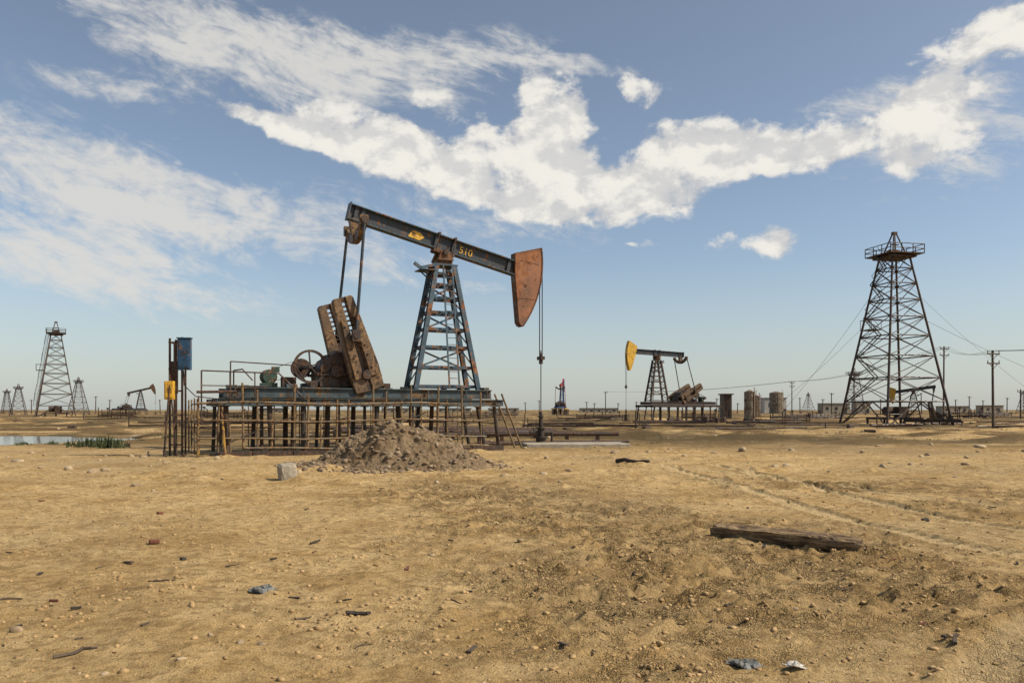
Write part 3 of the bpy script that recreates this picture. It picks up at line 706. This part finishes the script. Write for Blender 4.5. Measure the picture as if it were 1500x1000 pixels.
# ---------------------------------------------------------------- derricks
def derrick(px,d,topy,basew,topw,mat,rz=.35,detail=True,th=1.0):
    x=gx(px,d);z0=hz(x,d)-.1;H=zz(topy,d)-z0
    E=empty('oil_derrick',(x,d,z0),rz)
    k=.9;bw,tw=basew*k/2,topw/2;Hc=H*.885
    def c(i,z):
        t=z/Hc;w=bw*(1-t)+tw*t;sx,sy=((-1,-1),(1,-1),(1,1),(-1,1))[i];return Vector((sx*w,sy*w,z))
    B=MB();lw=H*.0066*th
    n=9 if detail else 6
    lv=[0];h=Hc*.17
    while len(lv)<=n: lv.append(lv[-1]+h);h*=.93
    s=Hc/lv[-1];lv=[a*s for a in lv]
    for i in range(4): B.tube(c(i,0),c(i,Hc),lw,0,7,r2=lw*.8)
    for a_,b_ in zip(lv[:-1],lv[1:]):
        for i in range(4):
            j=(i+1)%4
            B.tube(c(i,b_),c(j,b_),lw*.5,0,5)
            if a_==0:
                mid=(c(i,b_)+c(j,b_))/2
                B.tube(c(i,0),mid,lw*.6,0,5);B.tube(c(j,0),mid,lw*.6,0,5)
                B.tube(c(i,b_*.5),(c(i,0)+mid)/2,lw*.4,0,5);B.tube(c(j,b_*.5),(c(j,0)+mid)/2,lw*.4,0,5)
            else:
                B.tube(c(i,a_),c(j,b_),lw*.32,0,5);B.tube(c(j,a_),c(i,b_),lw*.32,0,5)
    B.build('lattice',mat,E)
    B=MB();pw=tw*2.0
    B.box((0,0,Hc),(pw*2,pw*2,.12));B.box((0,0,Hc-.25),(pw*1.5,pw*1.5,.2))
    for zr in(.5,1.0):
        for i in range(4):
            cs=[(-pw,-pw),(pw,-pw),(pw,pw),(-pw,pw)];a_=cs[i];b_=cs[(i+1)%4]
            B.tube((a_[0],a_[1],Hc+zr*H/22),(b_[0],b_[1],Hc+zr*H/22),lw*.35,0,5)
            for t in(0,.33,.66): B.tube((a_[0]+(b_[0]-a_[0])*t,a_[1]+(b_[1]-a_[1])*t,Hc),(a_[0]+(b_[0]-a_[0])*t,a_[1]+(b_[1]-a_[1])*t,Hc+H/22),lw*.35,0,5)
    for sx,sy in((-1,-1),(1,-1),(1,1),(-1,1)): B.tube((sx*tw*.8,sy*tw*.8,Hc),(sx*.12,sy*.12,H),lw*.6,0,6)
    B.tube((-tw*.5,0,Hc+(H-Hc)*.5),(tw*.5,0,Hc+(H-Hc)*.5),lw*.6,0,6);B.tube((-tw*.6,0,Hc+.4),(tw*.6,0,Hc+.4),.28,0,10)
    B.box((0,0,H),(.5,.4,.3));B.build('crown_platform',mat,E)
    if detail:
        B=MB()
        for q_,(a_,b_) in enumerate(zip(lv[1:-1],lv[2:])):
            p0=c(0,a_);p1=c(3,a_);p2=c(0,b_);p3=c(3,b_)
            A_=p0.lerp(p1,.2 if q_%2 else .8);B_=p2.lerp(p3,.8 if q_%2 else .2)
            o=Vector((-.3,0,0))
            B.beam(A_+o,B_+o,.05,.1,0);B.beam(A_+o*2.6,B_+o*2.6,.05,.1,0);B.tube(A_+o*2+Vector((0,0,1)),B_+o*2+Vector((0,0,1)),.025,0,5)
            for k_ in range(9): p=A_.lerp(B_,k_/8);B.beam(p+o,p+o*2.6,.15,.03,0)
        zc=Hc*.56;p=(c(0,zc)+c(3,zc))/2+Vector((-.6,0,0));B.box(p,(1.4,1.6,.1))
        for sy in(-.8,.8):
            for sx in(-.7,.7): B.tube(p+Vector((sx,sy,0)),p+Vector((sx,sy,1.1)),.03,0,5)
            B.tube(p+Vector((-.7,sy,1.1)),p+Vector((.7,sy,1.1)),.03,0,5)
        B.tube(p+Vector((-.7,-.8,1.1)),p+Vector((-.7,.8,1.1)),.03,0,5)
        B.build('stairs',mat,E)
        B=MB()
        B.box((0,0,.9),(basew*.5,basew*.4,.25));
        for sx in(-1,0,1):
            for sy in(-1,1): B.tube((sx*basew*.24,sy*basew*.18,-.2),(sx*basew*.24,sy*basew*.18,.9),.12,0,8)
        B.box((.4,-.6,1.6),(1.2,.9,1.2));B.tube((-1.2,0,1.7),(.1,0,1.7),.5,0,12)
        for k_ in range(6): B.tube((-basew*.3,-basew*.2+k_*.5,.2),(basew*.7,-basew*.3+k_*.6,.35),.07,0,6)
        B.build('drill_floor_machinery',M['rustdk'],E)
    return E
def guy(a_,b_,sag,r,name='guy_wire',mat=None):
    B=MB();pts=[]
    a_=Vector(a_);b_=Vector(b_)
    for k in range(13):
        t=k/12;p=a_.lerp(b_,t);p.z-=sag*4*t*(1-t);pts.append(p)
    for u,v in zip(pts[:-1],pts[1:]): B.tube(u,v,r,0,4,cap=False)
    return B.build(name,mat or M['cable'])
derrick(1310,88,342,9.0,2.1,M['derrick'],.22)
topd=Vector((gx(1308,88),88,zz(415,88)))
guy(topd+Vector((-1.5,0,0)),(gx(1130,84),84,0.2),.6,.016)
guy(topd+Vector((1.5,0,0)),(gx(1560,84),84,1.0),.6,.016)
guy(topd+Vector((-1.5,0,-3)),(gx(1110,120),120,0.2),.6,.018)
guy(topd+Vector((1.5,0,-3)),(gx(1700,110),110,.5),.8,.018)
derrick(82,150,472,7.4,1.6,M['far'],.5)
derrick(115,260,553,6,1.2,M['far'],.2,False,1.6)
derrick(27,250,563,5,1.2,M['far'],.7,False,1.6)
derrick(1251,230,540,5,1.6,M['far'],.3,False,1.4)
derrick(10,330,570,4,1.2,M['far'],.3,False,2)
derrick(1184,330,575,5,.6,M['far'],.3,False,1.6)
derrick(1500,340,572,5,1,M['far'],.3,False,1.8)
# ---------------------------------------------------------------- poles
def pole(px,d,topy,arms=1,lean=0,armw=1.5,mat='polewood',rz=.3):
    x=gx(px,d);z0=hz(x,d)-.3;H=zz(topy,d)-z0
    E=empty('utility_pole',(x,d,z0),rz);B=MB();r=max(.13,d*.0007)
    B.tube((0,0,0),(lean,0,H),r,0,8,r2=r*.7)
    pts=[]
    for k in range(arms):
        z=H-.35-k*.9;xx=lean*z/H
        B.beam((xx-armw/2,-.1,z),(xx+armw/2,-.1,z),.1,.12,0)
        B.beam((xx-armw*.35,-.1,z),(xx,-.1,z-.5),.04,.04,0);B.beam((xx+armw*.35,-.1,z),(xx,-.1,z-.5),.04,.04,0)
        for s in(-.46,0,.46):
            B.tube((xx+armw*s,-.1,z+.05),(xx+armw*s,-.1,z+.3),.05,1,6)
            pts.append(E.matrix_basis@Vector((xx+armw*s,-.1,z+.3)))
    B.build('pole',[M[mat],M['pale']],E);return pts
p1=pole(1382,110,507,2,.1,1.6);p2=pole(1455,76,513,2,-.1,1.5);p3=pole(1160,190,558,2);p4=pole(1218,230,575,1);p5=pole(887,260,573,1)
p6=pole(1495,120,570,1)
for px,d,ty in ((1240,300,582),(1115,320,583),(860,330,588),(870,320,590),(932,300,588),(700,350,590),(640,330,588),(560,340,587),(160,320,585),(235,330,585),(185,360,590),(46,300,585),(140,310,580),(1080,300,590),(1420,260,580),(1350,300,575),(1400,310,585),(1475,280,582),(1440,330,586),(905,350,590),(1030,330,588),(770,340,589),(790,300,586),(1000,300,585),(1050,280,583),(1205,300,584),(1172,310,582),(1290,330,584),(1140,300,580)): pole(px,d,ty,1,random.uniform(-.3,.3))
for k in range(3):
    guy(p2[k],p1[k],.7,.014,'power_line');guy(p1[k],p3[k],1.2,.018,'power_line');guy(p2[k],Vector(p2[k])+Vector((16,-22,1)),.6,.014,'power_line')
    guy(p3[k],p5[k],1.0,.018,'power_line')
# ---------------------------------------------------------------- tanks and buildings
def tank(px,d,topy,w,mat,name='storage_tank'):
    x=gx(px,d);z0=hz(x,d)-.1;H=zz(topy,d)-z0;E=empty(name,(x,d,z0));B=MB()
    B.tube((0,0,0),(0,0,H*.93),w/2,0,20);B.tube((0,0,H*.93),(0,0,H),w/2,0,20,r2=w*.12)
    for z in(.05,.35,.65,.92): B.tube((0,0,H*z),(0,0,H*z+.08),w/2+.04,1,20)
    B.tube((w*.5+.1,-.3,0),(w*.5+.1,-.3,H),.05,1,6);B.tube((w*.3,-w*.45,0),(w*.3,-w*.45,H*1.08),.06,1,6)
    B.build('shell',[mat,M['rust']],E)
M['tank']=paint('stained_tank_paint',(.27,.22,.15),.45,1,(.1,.06,.035),(.2,.13,.08))
tank(1098,128,571,1.7,M['tank']);tank(1108,131,578,1.1,M['tank']);tank(1137,330,573,5.5,M['tank'])
def bld(px0,px1,d,topy,mat,name='industrial_building',dep=6):
    x0,x1=gx(px0,d),gx(px1,d);xc=(x0+x1)/2;z0=hz(xc,d)-.6;H=zz(topy,d)-z0;w=x1-x0
    E=empty(name,(xc,d,z0));B=MB();B.box((0,dep/2,H/2),(w,dep,H),0)
    B.box((0,dep/2,H+.1),(w+.5,dep+.5,.2),1)
    n=max(1,int(w/3.5))
    for i in range(n):
        x=-w/2+w*(i+.5)/n;B.box((x,-.003,H*.6),(min(1.3,w*.3),.08,H*.25),2)
    B.box((w*.3,-.006,H*.25),(min(1.2,w*.2),.09,H*.42),2)
    B.build('walls',[mat,M['rustdk'],M['dark']],E)
bld(1120,1152,340,583,M['white']);bld(1060,1072,135,578,M['rustdk'],name='rusty_shed',dep=2.5);bld(1205,1245,360,591,M['conc']);bld(1255,1275,380,588,M['conc'])
bld(715,760,420,598,M['conc']);bld(560,600,430,598,M['conc']);bld(640,690,450,598,M['conc']);bld(850,905,430,598,M['conc']);bld(1380,1420,400,595,M['conc']);bld(370,420,450,598,M['conc']);bld(1440,1470,380,594,M['conc'])
# low pipe racks / flow line manifolds in the middle distance
for px,d,w_ in ((1215,140,7),(1180,165,9),(1420,125,6),(880,150,9),(1025,118,5),(720,170,12),(1455,160,8),(330,120,10),(170,130,6),(1160,105,5)):
    x=gx(px,d);E=empty('pipe_manifold',(x,d,hz(x,d)),random.uniform(-.3,.3));B=MB()
    for k in range(int(w_/1.6)+1):
        xx=-w_/2+k*1.6;hh_=random.uniform(.8,1.9);B.tube((xx,0,-.4),(xx,0,hh_),.07,0,6);B.tube((xx,1,-.4),(xx,1,hh_*.8),.07,0,6)
        if k%2: B.tube((xx,0,hh_),(xx,1,hh_*.8),.06,0,6);B.box((xx,0,hh_),(.3,.3,.25),0)
    for z in(.5,.95): B.tube((-w_/2,0,z),(w_/2,0,z+.05),.09,0,6);B.tube((-w_/2,1,z*.8),(w_/2,1,z*.8),.09,0,6)
    B.build('pipes',M['rustdk'],E)
B=MB()
for i in range(80):
    d=random.uniform(60,150);x=random.choice([random.uniform(gx(860,d),gx(1500,d)),random.uniform(gx(100,d),gx(300,d)),random.uniform(gx(500,d),gx(900,d))]);a_=random.uniform(-.5,.5);l=random.uniform(3,12);z=hz(x,d)+random.uniform(.05,.4)
    B.tube((x,d,z),(x+l*math.cos(a_),d+l*math.sin(a_),z+random.uniform(-.1,.1)),random.uniform(.05,.12),0,6)
    if i%3==0: B.tube((x,d,z-.6),(x,d,z+random.uniform(.3,1.4)),.06,0,6)
B.build('pipeline_debris',M['rustdk'])
B=MB()
for i in range(26):
    d=random.uniform(96,104);x=gx(random.uniform(945,1135),d);z=hz(x,d);B.box((x,d,z+.2),(random.uniform(.3,1.4),random.uniform(.3,1),random.uniform(.3,1.1)),0,random.uniform(0,3))
for i in range(90):
    d=random.uniform(55,160);x=gx(random.uniform(0,1500),d);z=hz(x,d);B.box((x,d,z+.08),(random.uniform(.2,1.0),random.uniform(.2,.8),random.uniform(.15,.5)),0,random.uniform(0,3))
bevel(B.build('scrap_heap',M['rustdk']),.05)
# ---------------------------------------------------------------- scrub
def scrub(name,cl,mat,blades,bh,spread):
    V=[];Fc=[]
    for (x,y,s) in cl:
        z=hz(x,y)
        for k in range(blades):
            a_=rng.rand()*6.28;r=spread*s*rng.rand()**.7;bx=x+math.cos(a_)*r;by=y+math.sin(a_)*r
            h=bh*s*rng.uniform(.4,1)*(1-.5*r/(spread*s));w=h*.13+.01;le=rng.uniform(-.5,.5,2)*h;t=rng.rand()*3.14
            o=len(V);b0=z-.02+rng.rand()*h*.4;V+= [(bx-math.cos(t)*w,by-math.sin(t)*w,b0),(bx+math.cos(t)*w,by+math.sin(t)*w,b0),(bx+le[0],by+le[1],b0+h)];Fc.append((o,o+1,o+2))
    me=bpy.data.meshes.new(name);me.from_pydata(V,[],Fc);me.materials.append(mat);o=bpy.data.objects.new(name,me);COL.objects.link(o)
cl=[(gx(145,36)+random.uniform(-.8,.8),36+random.uniform(-.5,.5),1.5) for i in range(7)]
for i in range(60): 
    a_=random.uniform(-2.4,.5);cl.append((-39+19*math.cos(a_)+random.uniform(-.6,.6),46+11.4*math.sin(a_)+random.uniform(-.4,.4),random.uniform(.3,.8)))
for i in range(26):
    d=random.uniform(80,170);cl.append((gx(random.uniform(-50,1550),d),d,random.uniform(.4,1.0)*(d/110+.2)))
scrub('green_scrub',cl,M['bush'],80,.36,.55)
cl=[]
for i in range(1100):
    d=40*(4.5)**random.random();cl.append((gx(random.uniform(-50,1550),d),d,random.uniform(.3,1.0)*(d/100+.25)))
cl=[c for c in cl if not(-14<c[0]<4 and 27<c[1]<42)]
scrub('dry_scrub',cl,M['dry'],26,.24,.9)
# ---------------------------------------------------------------- world
SUN_AZ=math.radians(102)
SUN_EL=math.radians(44)
w=bpy.data.worlds.new('World');scene.world=w;w.use_nodes=True;T=NT(w.node_tree)
try:
    w.cycles.sampling_method='MANUAL';w.cycles.sample_map_resolution=256
except Exception as ex: print(ex)
bg=[n for n in T.N if n.type=='BACKGROUND'][0]
sky=T.n('ShaderNodeTexSky',sky_type='NISHITA');sky.sun_disc=False;sky.sun_elevation=SUN_EL;sky.sun_rotation=SUN_AZ
sky.air_density=1.0;sky.dust_density=.9;sky.ozone_density=1.2
dirv=T.n('ShaderNodeTexCoord').outputs['Generated']
sp=T.n('ShaderNodeSeparateXYZ');T.put(sp.inputs[0],dirv)
az=T.math('ARCTAN2',sp.outputs[0],sp.outputs[1])
hyp=T.math('SQRT',T.math('ADD',T.math('POWER',sp.outputs[0],2),T.math('POWER',sp.outputs[1],2)))
el=T.math('DIVIDE',sp.outputs[2],T.math('MAXIMUM',hyp,.02))
cb=T.n('ShaderNodeCombineXYZ');T.put(cb.inputs[0],az);T.put(cb.inputs[1],el);pc=cb.outputs[0]
def warp(vec,scale,amt,det):
    nz=T.noise(vec,scale,det,.55,out=1)
    s1=T.n('ShaderNodeVectorMath',operation='SUBTRACT');T.put(s1.inputs[0],nz);s1.inputs[1].default_value=(.5,.5,.5)
    s2=T.n('ShaderNodeVectorMath',operation='MULTIPLY');T.put(s2.inputs[0],s1.outputs[0]);s2.inputs[1].default_value=(amt,amt*.7,0)
    s3=T.n('ShaderNodeVectorMath',operation='ADD');T.put(s3.inputs[0],vec);T.put(s3.inputs[1],s2.outputs[0]);return s3.outputs[0]
pw_=warp(pc,9,.09,4)
def pv(px,py):
    a_=math.atan((px-750)/F);return a_,(HY-py)/F*math.cos(a_)
def masks(lst):
    tot=None
    for px,py,rx,ry,ang,amp in lst:
        a_,v=pv(px,py)
        q_=T.mapping(pw_,(a_,v,0),(0,0,math.radians(ang)),(rx/F,ry/F,1),'TEXTURE')
        ln=T.n('ShaderNodeVectorMath',operation='LENGTH');T.put(ln.inputs[0],q_)
        m_=T.mapr(ln.outputs['Value'],0.1,1.0,amp,0)
        tot=m_ if tot is None else T.math('ADD',tot,m_)
    return T.math('MINIMUM',tot,1.05)
mB=masks([(510,190,170,75,-16,.95),(700,240,230,110,-8,1.05),(825,170,110,90,-38,1.0),(850,285,250,80,2,1.0),(1080,220,260,80,-2,1.05),(935,122,85,45,-15,.8),(1350,200,180,85,0,.85),(1390,95,150,80,25,.75),(630,140,65,42,-20,.7),(375,178,115,32,-5,.7),(1120,358,130,36,0,.65),(935,352,85,13,0,.8),(1490,60,70,45,0,.7)])
mA=masks([(300,50,450,110,-14,.95),(600,90,350,80,0,.8),(120,250,380,110,-12,1.0),(90,385,360,85,-8,.95),(380,310,300,90,-6,.65),(190,125,220,40,-5,.6),(740,300,420,110,0,.5),(1330,190,280,150,0,.55),(820,98,200,24,-3,.6),(600,400,280,60,-5,.5)])
nB=T.noise(T.mapping(pc,sc=(1,1.3,1)),15,10,.60,.2);nB2=T.noise(T.mapping(pc,loc=(-.010,-.022,0),sc=(1,1.3,1)),15,6,.60,.2)
lo=T.noise(T.mapping(pc,sc=(1,1.5,1)),6,2,.5)
bB=T.math('ADD',T.math('MULTIPLY',T.math('SUBTRACT',nB,.5),1.9),T.math('MULTIPLY',T.math('SUBTRACT',lo,.5),.7))
fB=T.math('SUBTRACT',T.math('ADD',bB,T.math('MULTIPLY',mB,.84)),.38)
dB=T.math('MULTIPLY',T.mapr(fB,-.03,.27,0,.98),T.mapr(mB,.02,.25))
pr=T.mapping(warp(pc,3,.12,2),rot=(0,0,math.radians(14)))
nA=T.noise(T.mapping(pr,sc=(1,3.2,1)),9,9,.68,.5);nA3=T.noise(T.mapping(pr,sc=(1,1.5,1)),40,5,.62,.4)
lA=T.noise(T.mapping(pr,sc=(1,2.6,1)),3,3,.5,.3)
bA=T.math('ADD',T.math('ADD',T.math('MULTIPLY',T.math('SUBTRACT',nA,.5),1.7),T.math('MULTIPLY',T.math('SUBTRACT',lA,.5),.9)),T.math('MULTIPLY',T.math('SUBTRACT',nA3,.5),.8))
fA=T.math('SUBTRACT',T.math('ADD',bA,T.math('MULTIPLY',mA,.66)),.28)
dA=T.math('MULTIPLY',T.mapr(fA,-.12,.55,0,.88),T.mapr(mA,.02,.4))
ge=T.mapr(sp.outputs[2],.0,.45,0,1,False)
skc=T.n('ShaderNodeMix',data_type='RGBA',blend_type='MULTIPLY');skc.inputs[0].default_value=1
T.put(skc.inputs[6],sky.outputs[0])
T.put(skc.inputs[7],T.mix(ge,(.97,1.0,1.04),(1.22,1.04,.90)))
hzf=T.mapr(sp.outputs[2],.0,.20,.6,0)
skh=T.mix(hzf,skc.outputs[2],(4.3,4.6,4.55))
lit=T.mapr(T.math('SUBTRACT',nB,nB2),-.09,.09)
body=T.mapr(fB,.0,.5)
cc=T.mix(T.math('ADD',T.math('MULTIPLY',lit,.65),T.math('MULTIPLY',body,.35)),(4.5,4.55,4.7),(7.3,7.05,6.5))
ccA=(5.9,5.75,5.45)
c1=T.mix(dA,skh,ccA)
c2=T.mix(dB,c1,cc)
T.put(bg.inputs[0],c2);bg.inputs[1].default_value=.122
sd=bpy.data.lights.new('sun','SUN');sd.energy=5.0;sd.angle=math.radians(.5);sd.color=(1,.91,.77)
so=bpy.data.objects.new('sun',sd);COL.objects.link(so)
dv=Vector((math.sin(SUN_AZ)*math.cos(SUN_EL),math.cos(SUN_AZ)*math.cos(SUN_EL),math.sin(SUN_EL)))
so.rotation_euler=dv.to_track_quat('Z','Y').to_euler()
cd_=bpy.data.cameras.new('camera');cam=bpy.data.objects.new('camera',cd_);COL.objects.link(cam)
cam.location=(0,0,CH);cam.rotation_euler=(math.pi/2,0,0);cd_.sensor_width=36;cd_.lens=F*36/1500;cd_.shift_y=100/1500
cd_.clip_start=.1;cd_.clip_end=12000;scene.camera=cam
scene.view_settings.view_transform='Standard';scene.view_settings.look='None';scene.view_settings.exposure=0
print('verts ground',nx*ny)
